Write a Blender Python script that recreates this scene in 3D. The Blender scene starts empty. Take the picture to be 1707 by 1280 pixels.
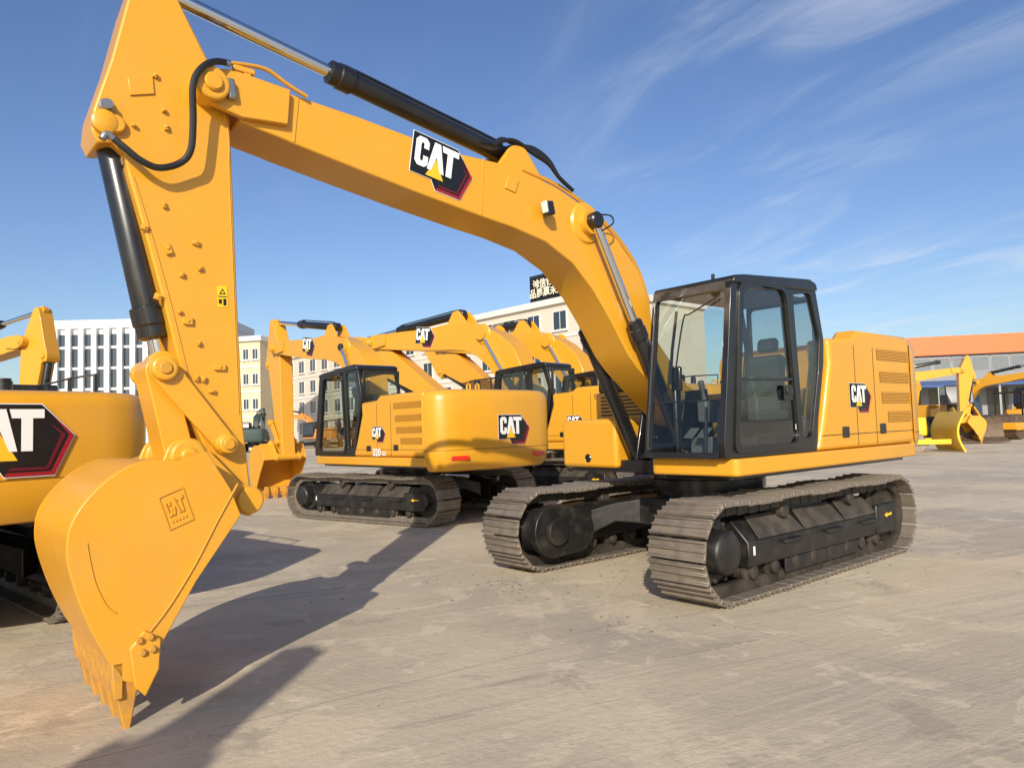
import bpy,bmesh,math,random
from mathutils import Vector,Matrix
from mathutils.geometry import tessellate_polygon
random.seed(7)
R=math.radians
sc=bpy.context.scene; col=sc.collection
# ---------- camera calibration (solved from the machine's known dimensions) ----------
H,PT,RL,F=1.608,.0598,-.0314,1222.38
OX,OY,TH=2.2741,8.7315,3.847
def ray(px,py):
    a=(px-853.5)/F; b=(640-py)/F
    x=a*math.cos(RL)-b*math.sin(RL); u=a*math.sin(RL)+b*math.cos(RL)
    return (x, math.cos(PT)-u*math.sin(PT), math.sin(PT)+u*math.cos(PT))
CT,ST=math.cos(TH),math.sin(TH)
OMX,OMY=-CT*OX-ST*OY, ST*OX-CT*OY
def unM(px,py,y):
    d=ray(px,py); dx=CT*d[0]+ST*d[1]; dy=-ST*d[0]+CT*d[1]
    t=(y-OMY)/dy
    return (OMX+t*dx, H+t*d[2])
def uL(L,y): return [unM(p[0],p[1],y) for p in L]
# ---------- mesh helpers ----------
XZ=lambda u,v,w:(u,w,v)
XY=lambda u,v,w:(u,v,w)
YZ=lambda u,v,w:(w,u,v)
def catmull(P,sub):
    P=[Vector(p) for p in P]; out=[]
    for i in range(len(P)-1):
        p0=P[max(i-1,0)];p1=P[i];p2=P[i+1];p3=P[min(i+2,len(P)-1)]
        for k in range(sub):
            t=k/sub
            out.append(.5*((2*p1)+(p2-p0)*t+(2*p0-5*p1+4*p2-p3)*t*t+(3*p1-p0-3*p2+p3)*t**3))
    out.append(P[-1]); return out
class MB:
    def __init__(s): s.v=[];s.f=[];s.mi=[];s.cur=0
    def add(s,vs,fs):
        o=len(s.v); s.v.extend(Vector(v) for v in vs)
        for f in fs: s.f.append(tuple(i+o for i in f)); s.mi.append(s.cur)
        return s
    def box(s,c,d,rot=None):
        pts=[Vector((x*d[0]/2,y*d[1]/2,z*d[2]/2)) for x in(-1,1) for y in(-1,1) for z in(-1,1)]
        if rot is not None: pts=[rot@p for p in pts]
        return s.add([Vector(c)+p for p in pts],[(0,1,3,2),(4,6,7,5),(0,4,5,1),(2,3,7,6),(0,2,6,4),(1,5,7,3)])
    def bx(s,x0,x1,y0,y1,z0,z1): return s.box(((x0+x1)/2,(y0+y1)/2,(z0+z1)/2),(abs(x1-x0),abs(y1-y0),abs(z1-z0)))
    def sheet(s,loop,w,fn=XZ): return s.add([fn(p[0],p[1],w) for p in loop],[tuple(range(len(loop)))])
    def prism(s,loops,w0,w1,fn=XZ):
        if not isinstance(loops[0][0],(tuple,list)): loops=[loops]
        flat=[p for l in loops for p in l]; n=len(flat)
        vs=[fn(p[0],p[1],w0) for p in flat]+[fn(p[0],p[1],w1) for p in flat]
        fs=[]
        if len(loops)==1: fs+=[tuple(range(n)),tuple(range(2*n-1,n-1,-1))]
        else:
            for t in tessellate_polygon([[Vector((p[0],p[1],0)) for p in l] for l in loops]):
                fs+=[tuple(t),tuple(i+n for i in reversed(t))]
        o=0
        for l in loops:
            m=len(l)
            for i in range(m):
                j=(i+1)%m; fs.append((o+i,o+j,o+j+n,o+i+n))
            o+=m
        return s.add(vs,fs)
    def tube(s,pts,r,n=8,sub=5,cap=True):
        P=catmull(pts,sub) if sub>1 else [Vector(p) for p in pts]
        up=None; rings=[]
        for i,p in enumerate(P):
            t=(P[min(i+1,len(P)-1)]-P[max(i-1,0)]).normalized()
            if up is None:
                up=t.orthogonal().normalized()
            up=(up-t*up.dot(t)).normalized(); b=t.cross(up)
            rings.append([p+(up*math.cos(2*math.pi*k/n)+b*math.sin(2*math.pi*k/n))*r for k in range(n)])
        vs=[q for r_ in rings for q in r_]; fs=[]
        for i in range(len(rings)-1):
            for k in range(n):
                a=i*n+k;b_=i*n+(k+1)%n; fs.append((a,b_,b_+n,a+n))
        if cap: fs+=[tuple(range(n-1,-1,-1)),tuple(range(len(vs)-n,len(vs)))]
        return s.add(vs,fs)
    def lathe(s,p0,p1,prof,n=24):
        p0=Vector(p0);ax=(Vector(p1)-p0).normalized();u=ax.orthogonal().normalized();w=ax.cross(u)
        vs=[];fs=[]
        for d,r in prof:
            for k in range(n):
                a=2*math.pi*k/n; vs.append(p0+ax*d+(u*math.cos(a)+w*math.sin(a))*r)
        for i in range(len(prof)-1):
            for k in range(n):
                a=i*n+k;b=i*n+(k+1)%n; fs.append((a,b,b+n,a+n))
        fs+=[tuple(range(n-1,-1,-1)),tuple(range(len(vs)-n,len(vs)))]
        return s.add(vs,fs)
    def cyl(s,p0,p1,r,n=20):
        L=(Vector(p1)-Vector(p0)).length
        c=min(.012,r*.2)
        return s.lathe(p0,p1,[(0,r-c),(c,r),(L-c,r),(L,r-c)],n)
    def loft(s,rings):
        n=len(rings[0]); vs=[p for r in rings for p in r]; fs=[]
        for i in range(len(rings)-1):
            for k in range(n):
                a=i*n+k;b=i*n+(k+1)%n; fs.append((a,b,b+n,a+n))
        fs+=[tuple(range(n-1,-1,-1)),tuple(range(len(vs)-n,len(vs)))]
        return s.add(vs,fs)
def build(mb,name,mats,parent=None,bev=0,seg=2,ang=35,xf=None,recalc=True):
    if not isinstance(mats,(list,tuple)): mats=[mats]
    me=bpy.data.meshes.new(name)
    me.from_pydata([xf(v) if xf else v for v in mb.v],[],mb.f)
    for m in mats: me.materials.append(m)
    me.polygons.foreach_set('material_index',mb.mi)
    if recalc:
        bm=bmesh.new(); bm.from_mesh(me); bmesh.ops.recalc_face_normals(bm,faces=bm.faces); bm.to_mesh(me); bm.free()
    me.polygons.foreach_set('use_smooth',[True]*len(me.polygons))
    me.set_sharp_from_angle(angle=R(ang))
    ob=bpy.data.objects.new(name,me); col.objects.link(ob)
    if parent: ob.parent=parent
    if bev:
        m=ob.modifiers.new('bevel','BEVEL'); m.width=bev; m.segments=seg; m.limit_method='ANGLE'; m.angle_limit=R(40)
    return ob
def tag(o,label=None,cat=None,group=None,kind=None):
    for k,v in (('label',label),('category',cat),('group',group),('kind',kind)):
        if v: o[k]=v
    return o
def empty(name,loc,rz=0,scale=1):
    o=bpy.data.objects.new(name,None); col.objects.link(o); o.location=loc; o.rotation_euler=(0,0,rz); o.scale=(scale,)*3
    o.empty_display_size=.3
    return o
def rpoly(P,r,n=4):
    out=[];m=len(P)
    for i in range(m):
        p=Vector(P[i][:2]);a=Vector(P[i-1][:2])-p;b=Vector(P[(i+1)%m][:2])-p
        ra=min(r,a.length*.45);rb=min(r,b.length*.45)
        q0=p+a.normalized()*ra;q1=p+b.normalized()*rb
        for k in range(n+1):
            t=k/n; q=q0*(1-t)**2+p*2*t*(1-t)+q1*t*t; out.append((q.x,q.y))
    return out
def capsule(p,q,r0,r1,n=8):
    a=math.atan2(q[1]-p[1],q[0]-p[0]); out=[]
    for k in range(n+1):
        t=a+math.pi/2+math.pi*k/n; out.append((p[0]+r0*math.cos(t),p[1]+r0*math.sin(t)))
    for k in range(n+1):
        t=a-math.pi/2+math.pi*k/n; out.append((q[0]+r1*math.cos(t),q[1]+r1*math.sin(t)))
    return out
def rect(x0,x1,y0,y1): return [(x0,y0),(x1,y0),(x1,y1),(x0,y1)]
# ---------- materials ----------
def mat(name,c,rough=.5,metal=0,var=.12,scale=4,bump=0,bs=60,dirt=0,dcol=(.26,.21,.15),coat=0,dscale=5,lo=.42,hi=.7):
    m=bpy.data.materials.new(name); m.use_nodes=True; nt=m.node_tree; N=nt.nodes; L=nt.links
    b=N['Principled BSDF']; b.inputs['Roughness'].default_value=rough; b.inputs['Metallic'].default_value=metal
    if coat: b.inputs['Coat Weight'].default_value=coat; b.inputs['Coat Roughness'].default_value=.10
    tc=N.new('ShaderNodeTexCoord')
    n1=N.new('ShaderNodeTexNoise'); n1.inputs['Scale'].default_value=scale; n1.inputs['Detail'].default_value=6
    L.new(tc.outputs['Object'],n1.inputs['Vector'])
    mx=N.new('ShaderNodeMix'); mx.data_type='RGBA'
    mx.inputs[6].default_value=(*[x*(1-var) for x in c],1); mx.inputs[7].default_value=(*[min(1,x*(1+var)) for x in c],1)
    L.new(n1.outputs['Fac'],mx.inputs[0]); out=mx.outputs[2]
    if dirt:
        n2=N.new('ShaderNodeTexNoise'); n2.inputs['Scale'].default_value=dscale; n2.inputs['Detail'].default_value=9; n2.inputs['Roughness'].default_value=.65
        L.new(tc.outputs['Object'],n2.inputs['Vector'])
        rp=N.new('ShaderNodeMapRange'); rp.inputs[1].default_value=lo; rp.inputs[2].default_value=hi; rp.inputs[4].default_value=dirt
        L.new(n2.outputs['Fac'],rp.inputs[0])
        m2=N.new('ShaderNodeMix'); m2.data_type='RGBA'; m2.inputs[7].default_value=(*dcol,1)
        L.new(out,m2.inputs[6]); L.new(rp.outputs[0],m2.inputs[0]); out=m2.outputs[2]
        rr=N.new('ShaderNodeMapRange'); rr.inputs[3].default_value=rough; rr.inputs[4].default_value=.85
        L.new(rp.outputs[0],rr.inputs[0]); L.new(rr.outputs[0],b.inputs['Roughness'])
    L.new(out,b.inputs['Base Color'])
    if bump:
        n3=N.new('ShaderNodeTexNoise'); n3.inputs['Scale'].default_value=bs; n3.inputs['Detail'].default_value=4
        L.new(tc.outputs['Object'],n3.inputs['Vector'])
        bp=N.new('ShaderNodeBump'); bp.inputs['Strength'].default_value=bump; bp.inputs['Distance'].default_value=.01
        L.new(n3.outputs['Fac'],bp.inputs['Height']); L.new(bp.outputs[0],b.inputs['Normal'])
    return m
def glassmat(name,tint,base=.06,edge=.6):
    m=bpy.data.materials.new(name); m.use_nodes=True; nt=m.node_tree; N=nt.nodes; L=nt.links
    N.remove(N['Principled BSDF']); o=N['Material Output']
    t=N.new('ShaderNodeBsdfTransparent'); t.inputs[0].default_value=(*tint,1)
    g=N.new('ShaderNodeBsdfGlossy'); g.inputs['Roughness'].default_value=.02
    lw=N.new('ShaderNodeLayerWeight'); lw.inputs[0].default_value=.5
    pw=N.new('ShaderNodeMath'); pw.operation='POWER'; pw.inputs[1].default_value=4.0; L.new(lw.outputs['Facing'],pw.inputs[0])
    ad=N.new('ShaderNodeMath'); ad.operation='MULTIPLY_ADD'; ad.inputs[1].default_value=edge; ad.inputs[2].default_value=base; L.new(pw.outputs[0],ad.inputs[0])
    mx=N.new('ShaderNodeMixShader'); L.new(ad.outputs[0],mx.inputs[0]); L.new(t.outputs[0],mx.inputs[1]); L.new(g.outputs[0],mx.inputs[2])
    L.new(mx.outputs[0],o.inputs[0]); return m
YEL=mat('yellow_paint',(.71,.335,.017),.34,var=.06,scale=2.5,bump=.05,bs=25,dirt=.14,dcol=(.50,.31,.10),coat=.3,dscale=2.2)
BUCKY=mat('bucket_paint',(.71,.325,.017),.42,var=.08,scale=2.5,bump=.10,bs=14,dirt=.28,dcol=(.46,.28,.09),coat=.15,dscale=3)
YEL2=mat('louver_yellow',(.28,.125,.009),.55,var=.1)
YDK=mat('yellow_pipe',(.62,.29,.02),.45,var=.1,dirt=.2,dcol=(.3,.2,.1))
TOOTHY=mat('scuffed_yellow',(.60,.28,.03),.5,var=.2,scale=12,dirt=.6,dcol=(.30,.20,.10),dscale=9)
BLK=mat('black_paint',(.011,.011,.012),.28,var=.2,dirt=.10,dcol=(.09,.078,.065),coat=.3)
BLKD=mat('dusty_black',(.013,.012,.012),.40,var=.3,dirt=.38,dcol=(.10,.082,.06),lo=.48,hi=.75)
DUST=mat('dusty_cover',(.048,.041,.033),.6,var=.4,scale=7,dirt=.5,dcol=(.15,.12,.085))
RUB=mat('rubber_hose',(.012,.012,.012),.45,var=.2)
STEEL=mat('track_steel',(.24,.205,.165),.40,metal=.4,var=.55,scale=9,bump=.25,bs=30,dirt=.7,dcol=(.22,.175,.125),dscale=6)
CHAIN=mat('chain_steel',(.04,.034,.028),.6,metal=.3,var=.4,scale=12,dirt=.6,dcol=(.13,.10,.075))
CHROME=mat('chrome_rod',(.78,.78,.78),.12,metal=1,var=.03)
GREYM=mat('grey_metal',(.35,.35,.35),.35,metal=.8,var=.1)
GLS=glassmat('door_glass',(.60,.66,.64),.15,.9)
GLS2=glassmat('windscreen_glass',(.80,.86,.83),.06,.7)
DGLS=mat('dark_window',(.035,.05,.07),.08,var=.3,scale=.3,coat=.5)
WHT=mat('white_decal',(.82,.82,.80),.4,var=.02)
BDEC=mat('black_decal',(.010,.010,.011),.3,var=.1)
RED=mat('red_decal',(.30,.012,.02),.35,var=.05)
RED2=mat('dark_red_decal',(.12,.008,.015),.35,var=.05)
TRI=mat('yellow_decal',(.85,.50,.02),.4,var=.02)
REFL=mat('red_reflector',(.75,.03,.015),.25,var=.05,coat=.5)
LENS=mat('lamp_lens',(.7,.72,.72),.1,var=.05,coat=.8)
SEATM=mat('seat_fabric',(.035,.035,.038),.8,var=.2)
CONS=mat('grey_plastic',(.10,.10,.10),.55,var=.1)
CABIN=mat('cab_lining',(.20,.195,.18),.7,var=.1)
BROWN=mat('worn_bucket_steel',(.12,.075,.045),.6,metal=.3,var=.4,dirt=.5)
LEM=mat('lemon_paint',(.85,.52,.015),.45,var=.08)
ORG=mat('orange_paint',(.60,.24,.05),.6,var=.08)
GRN=mat('green_paint',(.035,.06,.05),.6,var=.1)
TYRE=mat('tyre_rubber',(.02,.02,.02),.8,var=.3,dirt=.4)
# ---------- emblem ----------
C_=[(.04,.32),(.09,.26),(.20,.26),(.25,.31),(.25,.43),(.17,.43),(.17,.36),(.155,.34),(.14,.34),(.125,.36),(.125,.60),(.14,.62),(.155,.62),(.17,.60),(.17,.54),(.25,.54),(.25,.65),(.20,.70),(.09,.70),(.04,.64)]
A_=[(.245,.26),(.33,.70),(.43,.70),(.52,.26),(.455,.26),(.38,.48),(.315,.26)]
T_=[(.455,.70),(.74,.70),(.74,.605),(.645,.605),(.645,.26),(.55,.26),(.55,.605),(.475,.605)]
OUT=[(0,.75),(.72,.75),(1.0,.42),(.83,0),(.42,0),(.34,.14),(0,.14)]
def emblem(parent,o,u,v,xf=None,name='emblem',asp=.84):
    o=Vector(o);u=Vector(u);v=Vector(v).normalized()*u.length*asp;n=u.cross(v).normalized()
    mb=MB()
    def poly(mi,off,P):
        mb.cur=mi; mb.add([o+u*p[0]+v*p[1]+n*off for p in P],[tuple(range(len(P)))])
    cx,cy=.48,.4
    poly(0,.003,[(cx+(p[0]-cx)*1.022,cy+(p[1]-cy)*1.03) for p in OUT])
    poly(1,.006,OUT)
    poly(2,.009,[(1.0,.42),(.83,0),(.42,0),(.435,.04),(.80,.04),(.955,.425),(.80,.655)])
    poly(3,.009,[(.925,.43),(.78,.06),(.45,.06),(.465,.09),(.76,.09),(.885,.43),(.78,.56)])
    poly(5,.012,[(.235,.165),(.525,.165),(.38,.45)])
    for l in (C_,A_,T_): poly(4,.015,l)
    return build(mb,name,[WHT,BDEC,RED,RED2,WHT,TRI],parent,xf=xf,recalc=False)
def text_obj(body,size,m,parent,o,u,v,name='lettering',bold=.0):
    cu=bpy.data.curves.new(name,'FONT'); cu.body=body; cu.size=size; cu.offset=bold; cu.align_x='CENTER'; cu.align_y='CENTER'; cu.space_line=.95
    t=bpy.data.objects.new('tmp',cu); col.objects.link(t)
    dg=bpy.context.evaluated_depsgraph_get(); me=bpy.data.meshes.new_from_object(t.evaluated_get(dg))
    bpy.data.objects.remove(t)
    u=Vector(u).normalized();v=Vector(v).normalized();n=u.cross(v)
    M=Matrix((u,v,n)).transposed().to_4x4(); M.translation=Vector(o)
    me.transform(M); me.materials.clear(); me.materials.append(m); me.name=name
    ob=bpy.data.objects.new(name,me); col.objects.link(ob)
    if parent: ob.parent=parent
    return ob
# ---------- outlines of the arm in the machine's own coordinates (x forward, z up) ----------
BT=(5.787,3.953); FOOT=(.5,1.75)
HB=.23; HS=.17; HW=.58
BOOM=uL([(405,128),(440,140),(497,161),(600,196),(690,230),(760,255),(850,276),(925,311),(985,352),(1030,400),(1065,452),(1083,505),(1090,560)],HB)+[(.62,2.02),(.42,1.95),(.32,1.80),(.36,1.63),(.52,1.56),(.70,1.62)]+uL([(1062,612),(1046,588),(1022,540),(990,484),(955,438),(910,403),(855,379),(800,360),(700,323),(600,284),(490,240),(470,231),(400,203)],HB)
FORK=uL([(329,150),(333,130),(346,119),(380,120),(405,128),(480,154),(476,212),(440,206),(400,200),(360,182),(340,170)],HB)
STICK=uL([(236,-66),(270,-55),(290,-20),(300,5),(347,100),(365,150),(383,200),(388,300),(396,500),(405,700),(418,815),(420,836),(408,850),(392,842),(372,795),(345,755),(322,700),(300,610),(275,510),(244,395),(214,290),(207,256),(188,238),(163,238),(152,215),(156,180),(185,100),(213,0)],HS)
PJ=unM(270,615,.2); PK=unM(376,740,.22); PB=unM(305,760,.2); PA=unM(406,832,.2)
_b=[(p.x,p.y) for p in catmull([(x,y,0) for x,y in [(300,768),(240,768),(190,791),(146,831),(119,872),(111,912),(116,955),(140,1025),(172,1088),(208,1138)]],4)]
SHELL=uL([(402,858),(385,815),(345,752)]+_b,HW)
SIDE=uL([(402,858),(385,815),(345,752)]+_b[:-1]+[(205,1135),(228,1140),(262,1088),(328,968)],HW)
SC0=unM(846,263,0); SC1=unM(236,-30,0); SCm=unM(545,116,0)
BC0=unM(181,224,0); BC1=unM(268,612,0)
BP=unM(985,370,.3)
LIFT=(.82,1.19)
def V3(p,y): return (p[0],y,p[1])
def hydraulic(parent,name,p0,p1,rb,rr,frac,xf=None):
    p0=Vector(p0);p1=Vector(p1);L=(p1-p0).length
    mb=MB(); B=L*frac
    mb.lathe(p0,p1,[(0,rb*.8),(.04,rb),(B-.22,rb),(B-.21,rb*1.22),(B-.10,rb*1.22),(B-.09,rb*1.1),(B-.02,rb*1.1),(B,rb*.75)],24)
    b=build(mb,name,BLK,parent,xf=xf)
    mb=MB(); mb.cyl(p0-Vector((0,rb*.9,0)),p0+Vector((0,rb*.9,0)),rb*1.15); build(mb,'barrel_eye',BLK,b)
    mb=MB(); mb.cyl(p0+(p1-p0)*(frac-.01),p1,rr,20); build(mb,'rod',CHROME,b,xf=xf)
    mb=MB(); mb.cyl(p1-Vector((0,rb*.85,0)),p1+Vector((0,rb*.85,0)),rb*1.1); build(mb,'rod_eye',YEL if name!='boom_cylinder' else BLK,b,xf=xf)
    ax=(p1-p0)/L; side=Vector((0,1,0)); up=ax.cross(side)
    if up.z<0: up=-up
    mb=MB(); q=p0+ax*.15+up*(rb+.025); e=p0+ax*(B-.16)+up*(rb+.025); mb.tube([p0+ax*.12+up*rb*.8,q,q.lerp(e,.5),e,p0+ax*(B-.13)+up*rb],.014,8,3); build(mb,'feed_pipe',BLK,b)
    return b
XFA,XRA,ZC,RW=1.79,-1.68,.457,.40
def stadium(r,n=14):
    o=[]
    for k in range(n+1):
        t=-math.pi/2+math.pi*k/n; o.append((XFA+r*math.cos(t),ZC+r*math.sin(t)))
    for k in range(n+1):
        t=math.pi/2+math.pi*k/n; o.append((XRA+r*math.cos(t),ZC+r*math.sin(t)))
    return o
def track_pts(N,r):
    Ls=XFA-XRA; per=2*Ls+2*math.pi*r; out=[]
    for i in range(N):
        s=per*i/N
        if s<Ls: out.append((XRA+s,ZC-r,0,-1))
        elif s<Ls+math.pi*r:
            t=-math.pi/2+(s-Ls)/r; out.append((XFA+r*math.cos(t),ZC+r*math.sin(t),math.cos(t),math.sin(t)))
        elif s<2*Ls+math.pi*r:
            q=s-Ls-math.pi*r; sag=.022*math.sin(math.pi*3*q/Ls)**2; out.append((XFA-q,ZC+r-sag,0,1))
        else:
            t=math.pi/2+(s-2*Ls-math.pi*r)/r; out.append((XRA+r*math.cos(t),ZC+r*math.sin(t),math.cos(t),math.sin(t)))
    return out
def shoe_mb(mb=None,M=None):
    mb=mb or MB()
    prof=[(-.09,.0),(.088,.0),(.092,.012),(.092,.022),(.085,.05),(.070,.05),(.062,.024),(.012,.022),(.006,.045),(-.008,.045),(-.014,.022),(-.062,.022),(-.068,.045),(-.080,.045),(-.09,.018)]
    o=len(mb.v); mb.prism(prof,-.30,.30,XZ)
    if M is not None:
        for i in range(o,len(mb.v)): mb.v[i]=M@mb.v[i]
    return mb
def cw_ring(ins,z):
    half=[(-2.45,1.40),(-2.62,1.385),(-2.75,1.31),(-2.84,1.16),(-2.89,.95),(-2.95,.0)]
    P=half+[(x,-y) for x,y in reversed(half[:-1])]
    return [(x+ins*min(1,(-2.4-x)*3),y*(1-ins/1.4),z) for x,y in P]
SHOE=None
def excavator(loc,rz,lod,label,group=None,paint=YEL,scale=1,model=None,hz=2.3,logo=True,cat='excavator',lift=0,asc=1.0,curl=0,eshift=.13,swing=0):
    global SHOE
    rt=empty('excavator',loc,rz,scale); tag(rt,label,cat,group)
    Y=paint; BK=BUCKY if paint is YEL else paint; TK=TOOTHY if paint is YEL else paint
    kz=(hz-1.268)/(2.60-1.268)
    TA=Matrix.Translation((FOOT[0],0,FOOT[1]))@Matrix.Rotation(-R(lift),4,'Y')@Matrix.Scale(asc,4)@Matrix.Translation((-FOOT[0],0,-FOOT[1]))
    TC=Matrix.Translation((BT[0],0,BT[1]))@Matrix.Rotation(R(curl),4,'Y')@Matrix.Translation((-BT[0],0,-BT[1]))
    def Z(z): return 1.268+(z-1.268)*kz if z>1.268 else z
    xz=None if kz==1 else (lambda v: Vector((v.x,v.y,Z(v.z))))
    xc=None if kz==1 else (lambda v: Vector((v.x,v.y,Z(v.z) if v.z>1.268 else v.z-.10)))
    UC=[]
    def ub(*a,**k):
        ob=build(*a,**k); UC.append(ob); return ob
    # ----- undercarriage
    for s in (1,-1):
        yc=1.19*s
        mb=MB()
        if lod>=1:
            for d in (-.11,.11): mb.prism([stadium(RW),stadium(RW-.10)],yc+d-.035,yc+d+.035)
        else:
            mb.prism([stadium(RW+.03),stadium(RW-.06)],yc-.3,yc+.3)
        pts=track_pts(50,RW+.004)
        if lod<2:
            for x,z,nx,nz in pts: shoe_mb(mb,Matrix.Translation((x,yc,z))@Matrix.Rotation(math.atan2(nx,nz),4,'Y'))
        tr=ub(mb,'track',[CHAIN if lod==2 else STEEL],rt)
        if lod==2:
            if SHOE is None:
                SHOE=build(shoe_mb(),'track_shoe',STEEL,tr,bev=.003,seg=1); ob=SHOE; first=True
            else: first=False
            for i,(x,z,nx,nz) in enumerate(pts):
                if first and i==0: ob=SHOE
                else:
                    ob=SHOE.copy(); col.objects.link(ob); ob.parent=tr
                ob.location=(x,yc+random.uniform(-.004,.004),z); ob.rotation_euler=(random.uniform(-.008,.008),math.atan2(nx,nz)+random.uniform(-.025,.025),0)
            mb=MB()
            for x,z,nx,nz in pts:
                for d in (-.11,.11):
                    mb.box((x-nx*.05,yc+d,z-nz*.05),(.13,.085,.085),Matrix.Rotation(math.atan2(nx,nz),3,'Y'))
            build(mb,'chain_links',CHAIN,tr)
        mb=MB(); mb.cur=0
        sec=[(.99,.27),(1.39,.27),(1.41,.36),(1.40,.50),(1.22,.69),(.99,.69)]
        mb.prism([(y*s,z) for y,z in sec],-1.28,1.42,YZ)
        fr=ub(mb,'track_frame',BLKD,rt,bev=.012)
        if lod>=1:
            for x0,x1 in ((-1.24,-.47),(-.45,.40),(.42,1.25)):
                mb=MB()
                a=Vector((0,1.405*s,.512)); b=Vector((0,1.225*s,.702))
                n=Vector((0,.19*s,.18)).normalized()*.008
                vs=[a+Vector((x0,0,0)),a+Vector((x1,0,0)),b+Vector((x1-.05,0,0)),b+Vector((x0+.05,0,0))]
                mb.add(vs+[q+n for q in vs],[(0,1,2,3),(7,6,5,4),(0,1,5,4),(1,2,6,5),(2,3,7,6),(3,0,4,7)])
                build(mb,'frame_cover',DUST,fr,bev=.005)
            for x in (.70,-.15,-.95):
                mb=MB(); mb.bx(x-.17,x+.17,s*1.402,s*1.46,.435,.465); ub(mb,'track_step',BLKD,rt,bev=.008)
            mb=MB(); mb.bx(-1.72,-1.2,1.36*s,1.42*s,.27,.60); ub(mb,'idler_bracket',BLKD,rt,bev=.02)
            if s==1:
                ar=[(-1.30,.50),(-1.42,.54),(-1.42,.515),(-1.62,.53),(-1.62,.49),(-1.42,.485),(-1.42,.46)]
                mb=MB(); mb.prism([(-1.47+(x+1.46)*.6,.47+(z-.50)*.75) for x,z in ar],1.4235,1.4265); ub(mb,'arrow_decal',LEM,rt)
                mb=MB(); mb.bx(1.33,1.36,1.4115,1.4145,.38,.46); ub(mb,'white_decal',WHT,rt)
            for k in range(8 if lod==2 else 7):
                x=-1.25+k*2.55/(7 if lod==2 else 6)
                mb=MB(); mb.lathe((x,yc-.2,.215),(x,yc+.2,.215),[(0,.05),(.01,.065),(.05,.065),(.06,.105),(.09,.105),(.10,.085),(.30,.085),(.31,.105),(.34,.105),(.35,.065),(.39,.065),(.40,.05)],16)
                ub(mb,'track_roller',CHAIN,rt)
            for x in (.65,-.75):
                mb=MB(); mb.cyl((x,yc-.16,.72),(x,yc+.16,.72),.075,16); ub(mb,'carrier_roller',CHAIN,rt)
            mb=MB(); mb.bx(-.75,.75,1.355*s,1.38*s,.13,.268); ub(mb,'track_guard',BLKD,rt,bev=.006)
        mb=MB()
        if lod>=1:
            tp=[]
            for k in range(42):
                a=2*math.pi*k/42; r=.345 if k%2 else .30
                tp.append((XFA+r*math.cos(a),ZC+r*math.sin(a)))
            mb.prism(tp,yc-.03,yc+.03)
        o=1.46*s; i_=.86*s
        mb.lathe((XFA,i_,ZC),(XFA,o,ZC),[(0,.22),(.22,.24),(.30,.29),(.40,.29),(.405,.20),(.56,.195),(.585,.18),(.60,.15)],28)
        sp=ub(mb,'sprocket',BLKD,rt)
        if lod==2:
            for k in range(10):
                a=2*math.pi*k/10; mb=MB(); mb.cyl((XFA+.25*math.cos(a),yc+.13*s,ZC+.25*math.sin(a)),(XFA+.25*math.cos(a),yc+.16*s,ZC+.25*math.sin(a)),.018,8)
                build(mb,'hub_bolt',CHAIN,sp)
        mb=MB(); mb.lathe((XRA,yc-.2,ZC),(XRA,yc+.22,ZC),[(0,.11),(.105,.11),(.11,.26),(.11,.31),(.16,.31),(.165,.345),(.235,.345),(.24,.31),(.29,.31),(.29,.26),(.295,.11),(.42,.11)],28)
        ub(mb,'idler',CHAIN,rt)
        if lod>=1:
            mb=MB(); mb.prism(capsule((XFA-.02,ZC),(1.38,ZC-.03),.29,.24),.78*s,.885*s); mb.cyl((XFA-.02,.70*s,ZC),(XFA-.02,.79*s,ZC),.15,24); mb.bx(1.15,1.5,.80*s,.99*s,.30,.66)
            ub(mb,'motor_housing',BLKD,rt,bev=.02)
    mb=MB(); mb.prism([(.75,.55),(.55,.75),(-.55,.75),(-.75,.55),(-.75,-.55),(-.55,-.75),(.55,-.75),(.75,-.55)],.46,.76,XY)
    for sx in (1,-1):
        for s in (1,-1):
            p=Vector((sx*.50,s*.50)); q=Vector((sx*.95,s*1.03)); d=(q-p).normalized(); n=Vector((-d.y,d.x))
            A=[];
            for pt,w,z0,z1 in ((p,.26,.46,.755),(p.lerp(q,.55),.20,.48,.70),(q,.28,.34,.62)):
                A.append([(pt.x+n.x*w,pt.y+n.y*w,z0),(pt.x-n.x*w,pt.y-n.y*w,z0),(pt.x-n.x*w,pt.y-n.y*w,z1),(pt.x+n.x*w,pt.y+n.y*w,z1)])
            mb.loft(A)
    ub(mb,'car_body',BLKD,rt,bev=.015)
    if swing:
        for ob in UC: ob.matrix_local=Matrix.Rotation(R(swing),4,'Z')
    mb=MB(); mb.lathe((0,0,.74),(0,0,1.12),[(0,.60),(.10,.60),(.11,.66),(.22,.66),(.23,.62),(.38,.62)],36); build(mb,'swing_bearing',BLK,rt)
    # ----- upper frame
    mb=MB(); mb.prism(rpoly([(1.42,1.28),(1.42,.45),(.95,.42),(.95,-1.3),(-2.4,-1.3),(-2.4,1.28)],.08),1.06,1.20,XY); build(mb,'upper_frame',BLK,rt)
    mb=MB(); mb.prism(rpoly([(1.54,1.405),(1.54,.42),(1.44,.42),(1.44,1.22),(-2.47,1.22),(-2.47,1.405)],.07,4),1.10,1.262,XY); build(mb,'side_sill',Y,rt,bev=.022,seg=3)
    mb=MB(); mb.bx(-.2,1.5,.43,1.30,1.18,1.268); build(mb,'cab_floor',BLK,rt)
    prof=[(-.02,1.268),(-2.445,1.268),(-2.445,2.60),(-1.02,2.60),(-.90,2.50),(-.34,2.47),(-.36,2.2),(-.16,1.6)]
    big=kz==1
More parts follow.
